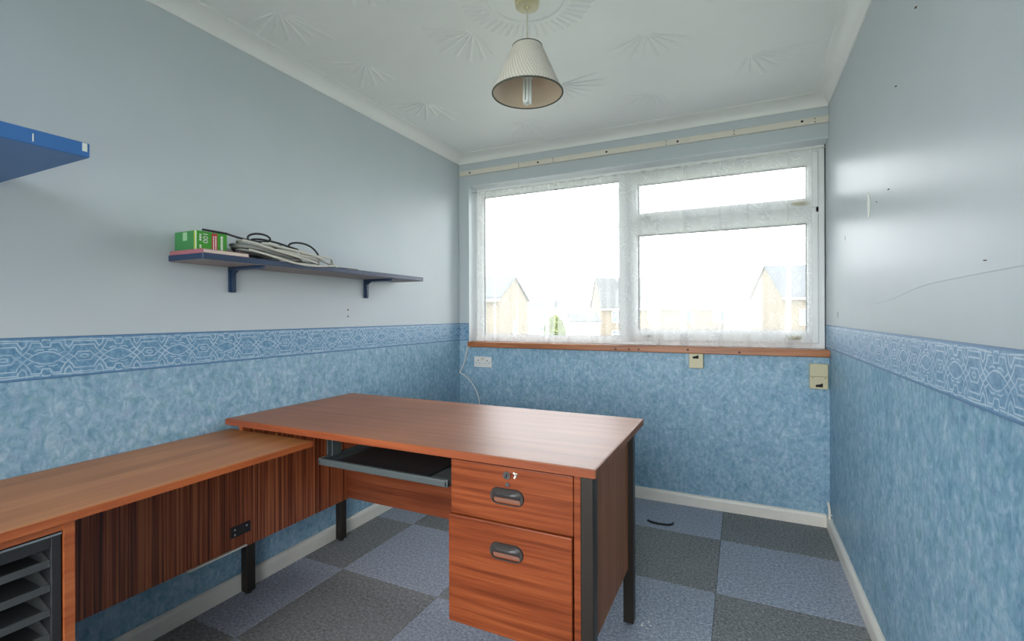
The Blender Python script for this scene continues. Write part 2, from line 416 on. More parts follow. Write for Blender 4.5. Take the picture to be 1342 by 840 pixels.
# ------------------------------------------------------------------ window_1
win = bpy.data.objects.new('window_1', None); COL.objects.link(win); win.location = ((OX0+W)/2, .12, .96); tag(win, kind='structure')
WX0, WX1, WZ0, WZ1 = OX0, W-.005, .955, OZ1
YF0, YF1 = .112, .175
def ring(x0, x1, z0, z1, wl_, wr_, wb_, wt_, y0, y1, bev=.004):
    b = NB()
    box(b, x0, x0+wl_, y0, y1, z0, z1, bev); box(b, x1-wr_, x1, y0, y1, z0, z1, bev)
    box(b, x0+wl_-.003, x1-wr_+.003, y0+.0004, y1, z0, z0+wb_, bev); box(b, x0+wl_-.003, x1-wr_+.003, y0+.0004, y1, z1-wt_, z1, bev)
    return b
obj('outer_frame', ring(WX0, WX1, WZ0, WZ1, .045, .045, .04, .045, YF0, YF1), M['upvc'], win)
obj('frame_gap_strip', bx(W-.0052, W-.0002, YF0+.004, YF1, WZ0, WZ1), M['gasket'], win)  # dark strip filling the narrow gap between frame and right wall
obj('mullion', bx(1.195, 1.255, YF0, YF1, WZ0+.02, WZ1-.02, .004), M['upvc'], win)
obj('transom', bx(1.25, W-.03, YF0, YF1, 1.725, 1.765, .004), M['upvc'], win)
def light(name, x0, x1, z0, z1, fl, frr, fb, ft, y0, y1):
    f = obj(name, ring(x0, x1, z0, z1, fl, frr, fb, ft, y0, y1, .006), M['upvc'], win)
    gx0, gx1, gz0, gz1 = x0+fl, x1-frr, z0+fb, z1-ft
    obj('pane', bx(gx0-.006, gx1+.006, .144, .148, gz0-.006, gz1+.006), M['glass'], f)
    obj('gasket', ring(gx0-.001, gx1+.001, gz0-.001, gz1+.001, .009, .006, .004, .009, .131, .144, 0), M['gasket'], f)
    return f
light('fixed_light', WX0+.04, 1.197, WZ0+.035, WZ1-.04, .020, .022, .020, .022, .116, .165)
light('top_sash', 1.246, W-.036, 1.757, WZ1-.036, .052, .054, .058, .068, .098, .160)
lo = light('opening_sash', 1.246, W-.036, WZ0+.03, 1.733, .052, .054, .072, .058, .098, .160)
for (x, z) in ((1.36, 1.783), (2.22, 1.783), (1.37, 1.017), (2.19, 1.017)):       # sash handles
    b = NB(); box(b, x-.028, x+.028, .084, .098, z-.010, z+.010, .004); box(b, x-.05, x+.012, .070, .082, z-.007, z+.007, .004); cyl(b, (x+.004, .083, z), .008, .012, 'y', 12)
    obj('handle', b, M['white_pl'] if x < 2 else M['cream'], win, smooth=True)
    obj('keyhole', cyl(NB(), (x+.004, .0695, z), .0045, .002, 'y', 10), M['hole'], win)
sl = obj('window_sill', bx(OX0+.004, W, -.032, .13, .920, .958, .004, 2), M['sill'], win)
for x in (1.185, 1.27, 1.33, 1.62, 1.9):
    obj('wood_knot', cyl(NB(), (x, -.0323, .938+.004*math.sin(x*9)), .007, .0012, 'y', 12), plain('pine_knot', srgb(84, 42, 22), .5) if x < 1.2 else bpy.data.materials['pine_knot'], sl)

# window_2: plain two-light window behind the camera
win2_ = bpy.data.objects.new('window_2_offscreen', None); COL.objects.link(win2_); win2_.location = ((BX0+BX1)/2, YB-.15, BZ0); tag(win2_, kind='structure')
obj('outer_frame', ring(BX0, BX1, BZ0, BZ1, .055, .055, .055, .055, YB-.19, YB-.13), M['upvc'], win2_)
obj('mullion', bx((BX0+BX1)/2-.03, (BX0+BX1)/2+.03, YB-.19, YB-.13, BZ0+.03, BZ1-.03, .004), M['upvc'], win2_)
for q0, q1 in ((BX0+.05, (BX0+BX1)/2-.025), ((BX0+BX1)/2+.025, BX1-.05)): obj('pane', bx(q0, q1, YB-.162, YB-.158, BZ0+.05, BZ1-.05), M['glass'], win2_)
obj('window_sill', bx(BX0-.03, BX1+.03, YB-.13, YB+.03, BZ0-.03, BZ0+.002, .004), M['sill'], win2_)

# ------------------------------------------------------------------ net curtain
def net(name, x0, x1, y, ztop, zbot, amp, nf, seed, label, pleats, lean=0.0):
    rnd = random.Random(seed); nx, nz = 300, 36; b = NB(); V = []
    ph = [(rnd.uniform(.5, 1.6), rnd.uniform(0, 6.28), rnd.uniform(.5, 1)) for _ in range(5)]
    bunch = [((px_-x0)/(x1-x0), wd_/(x1-x0), rnd.uniform(.8, 1)) for px_, wd_ in pleats]
    for j in range(nz+1):
        t = j/nz; row = []
        for i in range(nx+1):
            s = i/nx; x = x0+(x1-x0)*s+lean*t*(.4+s); yy = 0
            for f, p, a in ph: yy += a*math.sin(2*PI*nf*f*s+p+.5*t*math.sin(p*3))
            yy *= amp/3*(.55+.45*t)
            for c, wd, a in bunch:
                q = (s-c)/wd; x += (x1-x0)*wd*a*(-2.6*math.tanh(q)*math.exp(-q*q*.22)+(.5 if c < .5 else -.5)*t*math.exp(-q*q*.1))*(.75+.35*t); yy += .016*a*math.exp(-q*q)*math.sin(3*q+1.2*t)
            z = ztop+(zbot-ztop)*t+(.010*math.sin(9*s+seed)*t if j == nz else 0)+.006*math.sin(25*s)*t*t
            row.append(b.verts.new((x, y+max(-.035, min(.010, yy*.7)), max(z, .9605))))
        V.append(row)
    for j in range(nz):
        for i in range(nx): b.faces.new((V[j][i], V[j][i+1], V[j+1][i+1], V[j+1][i]))
    o = obj(name, b, M['net'], loc=((x0+x1)/2, y, zbot), smooth=True); return tag(o, label, 'curtain')
net('net_curtain', .135, .765, .046, 2.068, .963, .022, 9, 3, 'sheer white net curtain in front of the large fixed pane', ((.27, .022), (.46, .010), (.70, .026)))
net('net_curtain', .755, 2.27, .056, 2.072, .962, .022, 16, 11, 'sheer white net curtain hanging across the mullion and the two opening sashes', ((.82, .02), (.98, .010), (1.24, .028), (1.43, .014), (1.60, .030), (1.80, .014), (1.95, .012), (2.16, .026)))
wire = obj('curtain_wire', tube(NB(), spline([(OX0+.004, .046, 2.072), (.7, .047, 2.067), (.85, .055, 2.067), (1.5, .055, 2.068), (W, .056, 2.075)], 6), .0022, 8), M['cablew'], loc=(1.2, .053, 2.07), smooth=True)
tag(wire, 'thin white stretch wire holding the net curtains below the window head', 'curtain wire')

# ------------------------------------------------------------------ batten above the window
bt = thing('curtain_batten', 'long cream wooden batten with screw holes above the window', 'batten', (1.2, -.006, 2.19))
obj('strip', bx(.012, W, -.014, 0, 2.190, 2.226, .002, 1), M['batten'], bt)
for x, z in ((.102, 2.206), (.646, 2.208), (1.126, 2.208), (1.564, 2.206), (2.215, 2.212)):
    obj('screw_hole', cyl(NB(), (x, -.0141, z), .0065, .002, 'y', 14), M['hole'], bt)
for x in (.50, .758, 1.497, 1.876, 2.275):
    for z in (2.199, 2.217): obj('screw_head', cyl(NB(), (x, -.0145, z), .0034, .003, 'y', 10), M['rust'], bt)

# ================================================================== DESK
DZT = .735; DTH = .026
DY0, DY1, DXR = -1.815, -1.112, 1.552
desk = thing('desk', 'large mahogany veneer office desk with two drawers and dark steel legs', 'desk', (.8, -1.46, 0))
dt = obj('desktop', bx(.003, DXR, DY0, DY1, DZT-DTH, DZT, .003), M['top'], desk)
b = NB(); box(b, .003, DXR, DY0-.002, DY0+.001, DZT-DTH+.0015, DZT-.0015); obj('edge_lipping', b, M['lip'], dt)
b = NB(); box(b, DXR-.001, DXR+.002, DY0, DY1, DZT-DTH+.0015, DZT-.0015); obj('edge_lipping', b, M['side'], dt)
LH = DZT-DTH
def leg(x0, y0):
    l = obj('leg', bx(x0, x0+.038, y0, y0+.040, .008, LH, .003, 1), M['leg'], desk)
    obj('glide_foot', cyl(NB(), (x0+.019, y0+.02, .004), .014, .009, 'z', 16), M['chrome'] if x0 > 1 and y0 > -1.5 else M['black'], l)
leg(.029, -1.770); leg(.029, -1.255); leg(1.508, -1.808); leg(1.510, -1.292)
obj('end_panel', bx(.066, .086, -1.80, -1.222, .215, LH), M['panel'], desk)
obj('modesty_panel', bx(.080, 1.498, -1.236, -1.220, .225, LH), M['mod'], desk)
obj('side_panel', bx(1.512, 1.530, -1.77, -1.290, .215, LH), M['side'], desk)
# drawer pedestal
ped = obj('pedestal_side', bx(1.082, 1.100, -1.795, -1.24, .195, LH), M['drawer'], desk)
b = NB(); box(b, 1.488, 1.509, -1.800, -1.24, .195, LH); obj('pedestal_side', b, M['drawer'], desk)
b = NB(); box(b, 1.100, 1.488, -1.78, -1.24, .195, .213); box(b, 1.100, 1.488, -1.252, -1.24, .213, LH-.004); obj('pedestal_base', b, M['mod'], desk)
def drawer(x0, x1, yf, z0, z1, hz):
    d = obj('drawer', bx(x0, x1, yf, yf+.018, z0, z1, .003), M['drawer'], desk)
    b = NB(); box(b, 1.115, 1.475, yf+.018, -1.30, z0+.02, z0+.03); box(b, 1.115, 1.127, yf+.018, -1.30, z0+.03, z1-.06); box(b, 1.463, 1.475, yf+.018, -1.30, z0+.03, z1-.06)
    obj('drawer_box', b, M['mod'], d)
    # recessed pull: rounded bezel, hooded top, flat back plate
    hx = 1.281; hw, hh = .056, .026
    outer = []; inner = []
    for k in range(32):
        a = 2*PI*k/32; cx = hx+(hw-hh)*(1 if math.cos(a) > 0 else -1); outer.append((cx+hh*math.cos(a), hz+hh*math.sin(a)))
        cx2 = hx+(hw-hh)*(1 if math.cos(a) > 0 else -1); inner.append((cx2+hh*.62*math.cos(a), hz-.011+hh*.38*math.sin(a)))
    b = NB(); yo = yf-.006
    A = [b.verts.new((x, yf+.001, z)) for x, z in outer]; B = [b.verts.new((hx+(x-hx)*.96, yo, hz+(z-hz)*.92)) for x, z in outer]
    I = [b.verts.new((x, yo, z)) for x, z in inner]; J = [b.verts.new((x, yf-.0005, z)) for x, z in inner]
    for P, Q in ((A, B), (B, I), (I, J)):
        for k in range(32): b.faces.new((P[k], P[(k+1) % 32], Q[(k+1) % 32], Q[k]))
    # hooded grip on the upper half
    G = []
    for i in range(9):
        s = -1+2*i/8; row = []
        for j in range(6):
            a = j/5*PI*.95; bulge = (1-abs(s)**4)
            row.append(b.verts.new((hx+s*(hw-.010), yo-.013*math.sin(a)*bulge-.0005, hz-.003+.025*j/5*(.8+.2*bulge))))
        G.append(row)
    for i in range(8):
        for j in range(5): b.faces.new((G[i][j], G[i+1][j], G[i+1][j+1], G[i][j+1]))
    obj('handle', b, M['handle'], d, smooth=True)
    obj('handle_plate', bx(hx-.043, hx+.043, yf-.0012, yf, hz-.017, hz+.004), M['recess'], d)
    return d
d1 = drawer(1.084, 1.486, -1.802, .5345, LH-.006, .614)
d2 = drawer(1.078, 1.484, -1.808, .197, .532, .452)
b = cyl(NB(), (1.283, -1.806, .680), .0115, .010, 'y', 20); obj('lock', b, M['chrome'], d1, smooth=True)
obj('keyway', bx(1.2815, 1.2845, -1.8125, -1.811, .675, .685), M['hole'], d1)
b = cyl(NB(), (1.284, -1.804, .652), .0065, .008, 'y', 16); obj('screw_cap', b, M['chrome'], d1, smooth=True)
b = NB(); box(b, 1.306, 1.311, -1.8035, -1.802, .672, .690); box(b, 1.298, 1.311, -1.8035, -1.802, .683, .688)
bmesh.ops.rotate(b, verts=b.verts, cent=(1.306, -1.803, .68), matrix=Matrix.Rotation(.5, 3, 'Y')); obj('sticker_scrap', b, M['white'], d1)
# pull-out keyboard tray
TX0, TX1, TY0, TY1, TZ = .468, 1.046, -1.765, -1.46, .592
b = NB(); box(b, TX0, TX1, TY0, TY1, TZ, TZ+.006, .002, 1); box(b, TX0, TX1, TY0, TY0+.016, TZ, TZ+.024, .005)
box(b, TX0, TX0+.012, TY0, TY1, TZ, TZ+.026, .003); box(b, TX1-.012, TX1, TY0, TY1, TZ, TZ+.026, .003); box(b, TX0, TX1, TY1-.012, TY1, TZ, TZ+.03, .003)
kt = obj('keyboard_tray', b, M['tray'], desk)
b = NB(); box(b, TX0+.06, TX1-.10, TY0+.03, TY1-.03, TZ+.006, TZ+.016, .004); obj('tray_mat', b, M['black'], kt)
b = NB(); box(b, TX1-.085, TX1-.02, TY0+.03, TY0+.12, TZ+.006, TZ+.018, .003); obj('pen_rest', b, M['tray'], kt)
for x0, x1 in ((TX0-.010, TX0), (TX1, TX1+.010)):
    b = NB(); box(b, x0, x1, TY0+.02, TY1, TZ+.004, TZ+.022, .002, 1); obj('runner', b, M['chrome'], kt)
for x in (TX0-.014, TX0+.012):
    obj('hanger_bracket', bx(x, x+.006, TY0+.055, TY0+.10, TZ+.02, LH), M['tray'], kt)
obj('hanger_bracket', bx(TX1+.010, TX1+.024, TY0+.03, TY1, TZ+.002, LH), M['black'], kt)

# ================================================================== DESK RETURN
ret = thing('desk_return', 'lower mahogany desk return running along the wall beside the large desk', 'desk', (.24, -2.4, 0))
RZ, RY0, RY1, RX1 = .690, -3.05, -1.795, .472
rtp = obj('worktop', bx(.004, RX1, RY0, RY1, RZ-.022, RZ, .003), M['rettop'], ret)
obj('edge_lipping', bx(RX1-.001, RX1+.0025, RY0, RY1, RZ-.021, RZ-.001), M['liph'], rtp)
obj('edge_lipping', bx(.004, RX1, RY1-.001, RY1+.002, RZ-.021, RZ-.001), M['lip'], rtp)
obj('back_panel', bx(.068, .086, -2.495, -1.7995, .225, RZ-.022), M['panel'], ret)
obj('side_panel', bx(.03, .462, -2.515, -2.495, 0, RZ-.022), M['lipz'] if 'lipz' in M else M['liph'], ret)
obj('side_panel', bx(.03, .462, -3.04, -3.02, 0, RZ-.022), M['liph'], ret)
obj('top_rail', bx(.03, .456, -3.02, -2.515, .648, RZ-.022), M['liph'], ret)
obj('bottom_rail', bx(.03, .456, -3.02, -2.515, .04, .058), M['liph'], ret)
obj('rear_panel', bx(.024, .030, -3.04, -2.495, .04, RZ-.022), M['mod'], ret)
brk = obj('joining_bracket', bx(.086, .0895, -1.853, -1.768, .272, .316, .0015, 1), M['black'], ret)
for y, z in ((-1.838, .303), (-1.788, .303), (-1.838, .283)):
    obj('bolt', cyl(NB(), (.0905, y, z), .0042, .003, 'x', 12), M['chrome'], brk)
b = NB(); box(b, .087, .098, -2.02, -1.79, .222, .228); obj('floor_rail', b, M['skirt'], ret)

# letter tray tower inside the return
lt = thing('letter_tray_tower', 'black plastic tower of letter trays inside the desk return', 'letter trays', (.25, -2.77, .058))
TYa, TYb = -3.005, -2.517
b = NB()
box(b, .08, .455, TYb-.020, TYb, .058, .644, .002, 1); box(b, .08, .455, TYa, TYa+.020, .058, .644, .002, 1)
box(b, .08, .4545, TYa+.019, TYb-.019, .612, .643, .002, 1); box(b, .08, .4545, TYa+.019, TYb-.019, .058, .068); box(b, .075, .08, TYa, TYb, .058, .644)
obj('frame', b, M['black'], lt)
obj('frame_trim', bx(.4545, .4565, TYa, TYb, .640, .645), M['chrome'], lt)
y0, y1 = TYa+.021, TYb-.021
for k in range(9):
    z = .572-.0572*k; b = NB()
    # floor with slots, raised sloping lip, flared sides
    sl_y = [y0, y0+.14, y0+.16, y0+.22, y0+.24, y1-.12, y1-.10, y1-.05, y1]
    box(b, .09, .20, y0, y1, z, z+.003); box(b, .235, .30, y0, y1, z, z+.003); box(b, .325, .43, y0, y1, z, z+.003)
    for a, c in ((0, 1), (2, 3), (4, 5), (6, 8)):
        box(b, .20, .235, sl_y[a], sl_y[c], z, z+.003); box(b, .30, .325, sl_y[a], sl_y[c], z, z+.003)
    for yy, s in ((y0, 1), (y1, -1)):
        prism(b, [(.09, z), (.454, z), (.454, z+.014), (.40, z+.036), (.09, z+.040)], lambda u, v, t: (u, t, v), yy, yy+s*.003)
    tr_ = obj('letter_tray', b, M['greyplastic'], lt)
    obj('tray_lip', prism(NB(), [(.428, z-.002), (.452, z-.002), (.4545, z+.015), (.4515, z+.016), (.446, z+.004), (.428, z+.003)], lambda u, v, t: (u, t, v), y0+.001, y1-.001), M['lipgrey'], tr_)

# ================================================================== SHELVES
sh = thing('wall_shelf', 'narrow navy painted shelf on two brackets above the patterned border', 'shelf', (0, -1.38, 1.36))
SX, SY0, SY1, SZ, ST = .205, -2.03, -.735, 1.357, .022
def tilt(v): return v-.008*0
b = bx(0, SX, SY0, SY1, SZ, SZ+ST, .0015, 1); obj('board', b, M['navy'], sh)
obj('underside', bx(.001, SX-.003, SY0+.003, SY1-.003, SZ-.0012, SZ+.0005), M['under'], sh)
for y in (-1.787, -1.0):
    b = NB(); box(b, .0, .010, y-.016, y+.016, SZ-.105, SZ, .003); box(b, .0, SX-.012, y-.013, y+.013, SZ-.014, SZ-.001, .003)
    prism(b, [(.010, SZ-.10), (.020, SZ-.10), (.016, SZ-.03), (.04, SZ-.014), (.010, SZ-.014)], lambda u, v, t: (u, t, v), y-.007, y+.007)
    obj('bracket', b, M['navy'], sh, smooth=True)
us = thing('wall_shelf', 'deep bright blue painted shelf fixed higher up the wall', 'shelf', (0, -2.9, 1.53))
obj('board', bx(0, .527, -3.45, -2.49, 1.528, 1.562, .002, 1), M['blue'], us)
for y in (-2.75, -3.3):
    obj('bracket', box(bx(0, .01, y-.015, y+.015, 1.36, 1.5285, .002, 1), 0, .40, y-.012, y+.012, 1.512, 1.5285, .002, 1), M['navy'], us)
obj('paint_chip', bx(.5265, .5277, -2.505, -2.4955, 1.541, 1.560), M['white'], us)
obj('paint_chip', bx(.5268, .5277, -2.592, -2.590, 1.535, 1.552), M['white'], us)

# book under the carton
SZT = SZ+ST
bk = thing('book', 'flat book with pink cover and cream pages under the green carton', 'book', (.1, -1.94, SZT))
obj('pages', bx(.012, .200, -2.024, -1.853, SZT+.0015, SZT+.013), M['pages'], bk)
obj('cover', box(box(bx(.008, .2025, -2.028, -1.85, SZT, SZT+.0015), .008, .2025, -2.028, -1.85, SZT+.013, SZT+.0145), .008, .200, -2.0285, -2.024, SZT, SZT+.0145), [M['pink']], bk)
# green carton
GZ = SZT+.0145; GX0, GX1, GY0, GY1, GH = .020, .150, -2.018, -1.905, .070
ca = thing('carton', 'small green carton with red and white print on the shelf', 'carton', ((GX0+GX1)/2, (GY0+GY1)/2, GZ))
cb = obj('box', bx(GX0, GX1, GY0, GY1, GZ, GZ+GH, .001, 1), M['green'], ca)
obj('end_flap', bx(GX0+.001, GX1-.012, GY0-.0006, GY0+.0002, GZ+.001, GZ+GH-.001), M['green2'], ca)
obj('yellow_stripe', bx(GX1-.014, GX1-.009, GY0-.001, GY0+.0002, GZ+.002, GZ+GH-.001), M['yellow'], ca)
obj('white_stripe', bx(GX1-.006, GX1-.001, GY0-.001, GY0+.0002, GZ+.001, GZ+GH-.001), M['white'], ca)
obj('price_label', bx(GX0+.05, GX0+.075, GY0-.0011, GY0, GZ+.036, GZ+GH-.004), plain('pale_green_label', srgb(150, 190, 150), .5), ca)
obj('red_panel', bx(GX1-.0002, GX1+.0006, GY0+.055, GY0+.075, GZ+.002, GZ+GH-.004), M['red'], ca)
def marks(y, zs, w):
    b = NB()
    for z0, z1 in zs: box(b, GX1+.0002, GX1+.0011, y, y+w, z0, z1)
    return b
rz = random.Random(5)
for y, w_ in ((GY0+.059, .0035), (GY0+.067, .004)):
    zs = []; z = GZ+.006
    while z < GZ+GH-.014: h_ = rz.uniform(.004, .008); zs.append((z, z+h_)); z += h_+.0015
    obj('small_print', marks(y, zs, w_), M['white'], ca)
zs = []; z = GZ+.006
while z < GZ+GH-.012: h_ = rz.uniform(.005, .009); zs.append((z, z+h_)); z += h_+.0012
obj('small_print', marks(GY0+.088, zs, .008), M['white'], ca)
zs = [(GZ+.008, GZ+.012), (GZ+.0135, GZ+.019), (GZ+.034, GZ+.040), (GZ+.042, GZ+.050), (GZ+.052, GZ+.058)]
obj('small_print', marks(GY0+.010, zs, .006), M['white'], ca)
tc = bpy.data.curves.new('hundred', 'FONT'); tc.body = '100'; tc.size = .026; tc.align_x = 'CENTER'; tc.align_y = 'CENTER'
to = bpy.data.objects.new('hundred', tc); COL.objects.link(to); dg = bpy.context.evaluated_depsgraph_get(); tm = bpy.data.meshes.new_from_object(to.evaluated_get(dg))
bpy.data.objects.remove(to, do_unlink=True)
nb = bpy.data.objects.new('number_print', tm); COL.objects.link(nb); tm.materials.append(M['white']); nb.parent = ca
nb.matrix_basis = Matrix.Translation(Vector((GX1+.0012, GY0+.030, GZ+.046))-wloc(ca)) @ Matrix(((0, 0, 1, 0), (0, 1, 0, 0), (-1, 0, 0, 0), (0, 0, 0, 1)))

# tangle of leads on the shelf
LEADS = []
def lead(name, pts, r, mat, label): LEADS.append((name, spline(pts, 8), r, mat, label))
def coil(cx, cy, z, rx, ry, turns, dz, wob, seed, tilt=0.0):
    r = random.Random(seed); out = []
    for k in range(int(turns*10)+1):
        a = 2*PI*k/10; s = 1+r.uniform(-wob, wob); y = ry*s*math.sin(a)
        out.append((min(.235, max(.012, cx+rx*s*math.cos(a))), cy+y, max(SZT+.004, z+dz*k/(turns*10)+tilt*y+r.uniform(-.003, .003))))
    return out
Z0 = SZT
lead('mains_lead', [(.155, -2.0, GZ+GH+.004), (.15, -1.93, GZ+GH+.003), (.14, -1.87, Z0+.080), (.14, -1.80, Z0+.074), (.15, -1.74, Z0+.074), (.16, -1.70, Z0+.082), (.165, -1.725, Z0+.104), (.16, -1.775, Z0+.112), (.15, -1.83, Z0+.10), (.145, -1.845, Z0+.082), (.15, -1.80, Z0+.060),
     (.16, -1.73, Z0+.062), (.15, -1.66, Z0+.078), (.13, -1.63, Z0+.070), (.12, -1.70, Z0+.066), (.12, -1.79, Z0+.070), (.13, -1.82, Z0+.084), (.14, -1.76, Z0+.090), (.15, -1.68, Z0+.082), (.16, -1.62, Z0+.066), (.165, -1.56, Z0+.062), (.15, -1.60, Z0+.058), (.15, -1.66, Z0+.078), (.155, -1.60, Z0+.098), (.16, -1.545, Z0+.098), (.16, -1.495, Z0+.082), (.16, -1.468, Z0+.052), (.155, -1.462, Z0+.036)], .0042, M['cableb'],
     'black mains lead looped on top of the pale cables on the shelf')
lead('grey_lead', coil(.105, -1.70, Z0+.008, .075, .15, 4.6, .052, .16, 4, -.14), .0052, M['cablegrey'], 'grey lead coiled in the middle of the cable tangle on the shelf')
lead('black_lead', coil(.10, -1.67, Z0+.012, .075, .17, 2.2, .040, .14, 14, -.12), .0040, M['cableb'], 'thin black lead half buried in the grey cable coil on the shelf')
lead('white_lead', [(.19, -1.87, Z0+.066), (.20, -1.80, Z0+.056), (.21, -1.72, Z0+.036), (.212, -1.66, Z0+.030)]+coil(.125, -1.60, Z0+.020, .085, .17, 2.6, .034, .14, 8, -.12)+[(.19, -1.46, Z0+.024), (.165, -1.42, Z0+.014), (.13, -1.395, Z0+.010)], .0048, M['cablew'],
     'off-white lead coiled at the front of the cable tangle on the shelf')
lead('aerial_lead', [(.17, -1.83, Z0+.036), (.20, -1.76, Z0+.020), (.2115, -1.69, Z0+.002), (.2115, -1.62, Z0-.006), (.2115, -1.54, Z0-.006), (.2105, -1.46, Z0+.001), (.18, -1.40, Z0+.012), (.13, -1.38, Z0+.026), (.10, -1.46, Z0+.045), (.11, -1.54, Z0+.055), (.16, -1.58, Z0+.052), (.20, -1.52, Z0+.038), (.19, -1.44, Z0+.040), (.17, -1.40, Z0+.050), (.14, -1.385, Z0+.040), (.115, -1.36, Z0+.014), (.112, -1.30, Z0+.010)], .0046, M['cablew'],
     'off-white aerial lead drooping over the shelf edge beside the brown card')
def settle(leads):
    import numpy as np
    P, R, I, K = [], [], [], []
    for n, (_, pts, r, _, _) in enumerate(leads):          # even spacing along each lead
        a = np.array([tuple(p) for p in pts]); d = np.concatenate([[0], np.cumsum(np.linalg.norm(np.diff(a, axis=0), axis=1))])
        m = int(d[-1]/.006)+2; t = np.linspace(0, d[-1], m)
        P.append(np.stack([np.interp(t, d, a[:, c]) for c in range(3)], 1)); R += [r]*m; I += [n]*m; K += range(m)
    P = np.concatenate(P); R = np.array(R); I = np.array(I); K = np.array(K)
    skip = (I[:, None] == I[None, :]) & (abs(K[:, None]-K[None, :]) < 9)
    blocks = [(GX0, GX1, GY0, GY1, SZT, GZ+GH), (.008, .2025, -2.029, -1.85, SZT, GZ), (.14, .185, -1.33, -1.25, SZT, SZT+.007), (.145, .19, -1.375, -1.333, SZT, SZT+.005)]
    inner = np.zeros(len(P), bool); inner[1:-1] = (I[1:-1] == I[:-2]) & (I[1:-1] == I[2:])
    idx = np.where(inner)[0]
    for it in range(300):
        if it < 230: P[idx] = P[idx]*.8+.1*(P[idx-1]+P[idx+1])
        if it % 15 == 0:                                    # pairs near enough to touch soon
            q = (P*P).sum(1); near = (q[:, None]+q[None, :]-2*P @ P.T < .03**2) & ~skip; A, B = np.where(np.triu(near, 1)); nd = R[A]+R[B]+.0002
        D = P[A]-P[B]; L = np.sqrt((D*D).sum(1))+1e-9; ov = np.maximum(nd-L, 0)
        D = D/L[:, None]; D[:, 2] += .15*np.sign(D[:, 2]+1e-6); D = D*(ov*.5)[:, None]; n_ = len(P)
        hit = np.maximum(np.bincount(A, ov > 0, n_)+np.bincount(B, ov > 0, n_), 1)
        for c in range(3): P[:, c] += 1.2*(np.bincount(A, D[:, c], n_)-np.bincount(B, D[:, c], n_))/hit
        P[:, 0] = np.maximum(P[:, 0], R+.001)
        fl = SZT+.0042+R; low = (P[:, 2] < fl) & (P[:, 0] < SX+R)
        out = low & (P[:, 0] > SX-.004); P[out, 0] = (SX+R+.0002)[out]; low &= ~out; P[low, 2] = fl[low]
        for x0, x1, y0, y1, z0, z1 in blocks:
            c = (P[:, 0] > x0-R) & (P[:, 0] < x1+R) & (P[:, 1] > y0-R) & (P[:, 1] < y1+R) & (P[:, 2] < z1+R)
            side = c & (P[:, 1] > y1-.004) & (P[:, 2] < z1-.01)
            P[side, 1] = (y1+R)[side]; c &= ~side; P[c, 2] = (z1+R)[c]
    return [[tuple(p) for p in P[I == n]] for n in range(len(leads))], float(ov.max())
paths, worst = settle(LEADS)
for (name, _, r, mat, label), path in zip(LEADS, paths):
    tag(obj(name, tube(NB(), path, r, 7), mat, loc=path[0], smooth=True), label, 'cable')
b = NB()
prism(b, [(-.075, 0), (.06, .01), (.085, .035), (-.05, .05)], lambda u, v, t: (.204-v*1.9, -1.60+u*1.4, t), SZT-.0002, SZT+.004)
tag(obj('paper_sheet', b, M['pages'], loc=(.17, -1.6, SZT)), 'folded cream paper lying under the cables on the shelf', 'paper')
b = bx(.14, .185, -1.33, -1.25, SZT, SZT+.007, .002, 1); tag(obj('card_scrap', b, M['card'], loc=(.16, -1.29, SZT)), 'small brown card scrap lying on the shelf', 'card')
b = bx(.145, .19, -1.375, -1.333, SZT, SZT+.005, .002, 1); tag(obj('plug_pin_block', b, M['cableb'], loc=(.16, -1.35, SZT)), 'small flat black plastic piece beside the brown card on the shelf', 'plastic piece')

# screw holes under the shelf
for z in (1.185, 1.150): obj('wall_plug', cyl(NB(), (.0008, -1.133, z), .0045, .003, 'x', 12), M['rust'], wl)
# marks on the right wall
for y, z, w_ in ((-1.442, 1.981, .009), (-1.256, 1.848, .008), (-1.169, 1.554, .012), (-1.02, 1.545, .004), (-1.844, 1.258, .004)):
    obj('nail', bx(W-.004, W, y-w_/2, y+w_/2, z-.001, z+.001), M['rust'], wr)
for y, z, h_ in ((-.255, 1.15, .03), (-.45, 1.50, .02)): obj('scuff', bx(W-.0008, W, y-.002, y+.002, z-h_/2, z+h_/2), M['rust'], wr)
b = NB(); prism(b, [(-.020, 0), (-.006, .045), (.012, .06), (.022, .01), (.010, -.05), (-.010, -.045)], lambda u, v, t: (t, -.90+u, 1.555+v*.9), W-.0015, W)
obj('paint_chip', b, M['white'], wr)
b = tube(NB(), spline([(W-.0002, -.95, 1.19), (W-.0002, -1.2, 1.20), (W-.0002, -1.5, 1.228), (W-.0002, -2.0, 1.236), (W-.0002, -2.4, 1.24)], 6), .0006, 5); obj('paper_seam', b, M['wall_r'], wr)

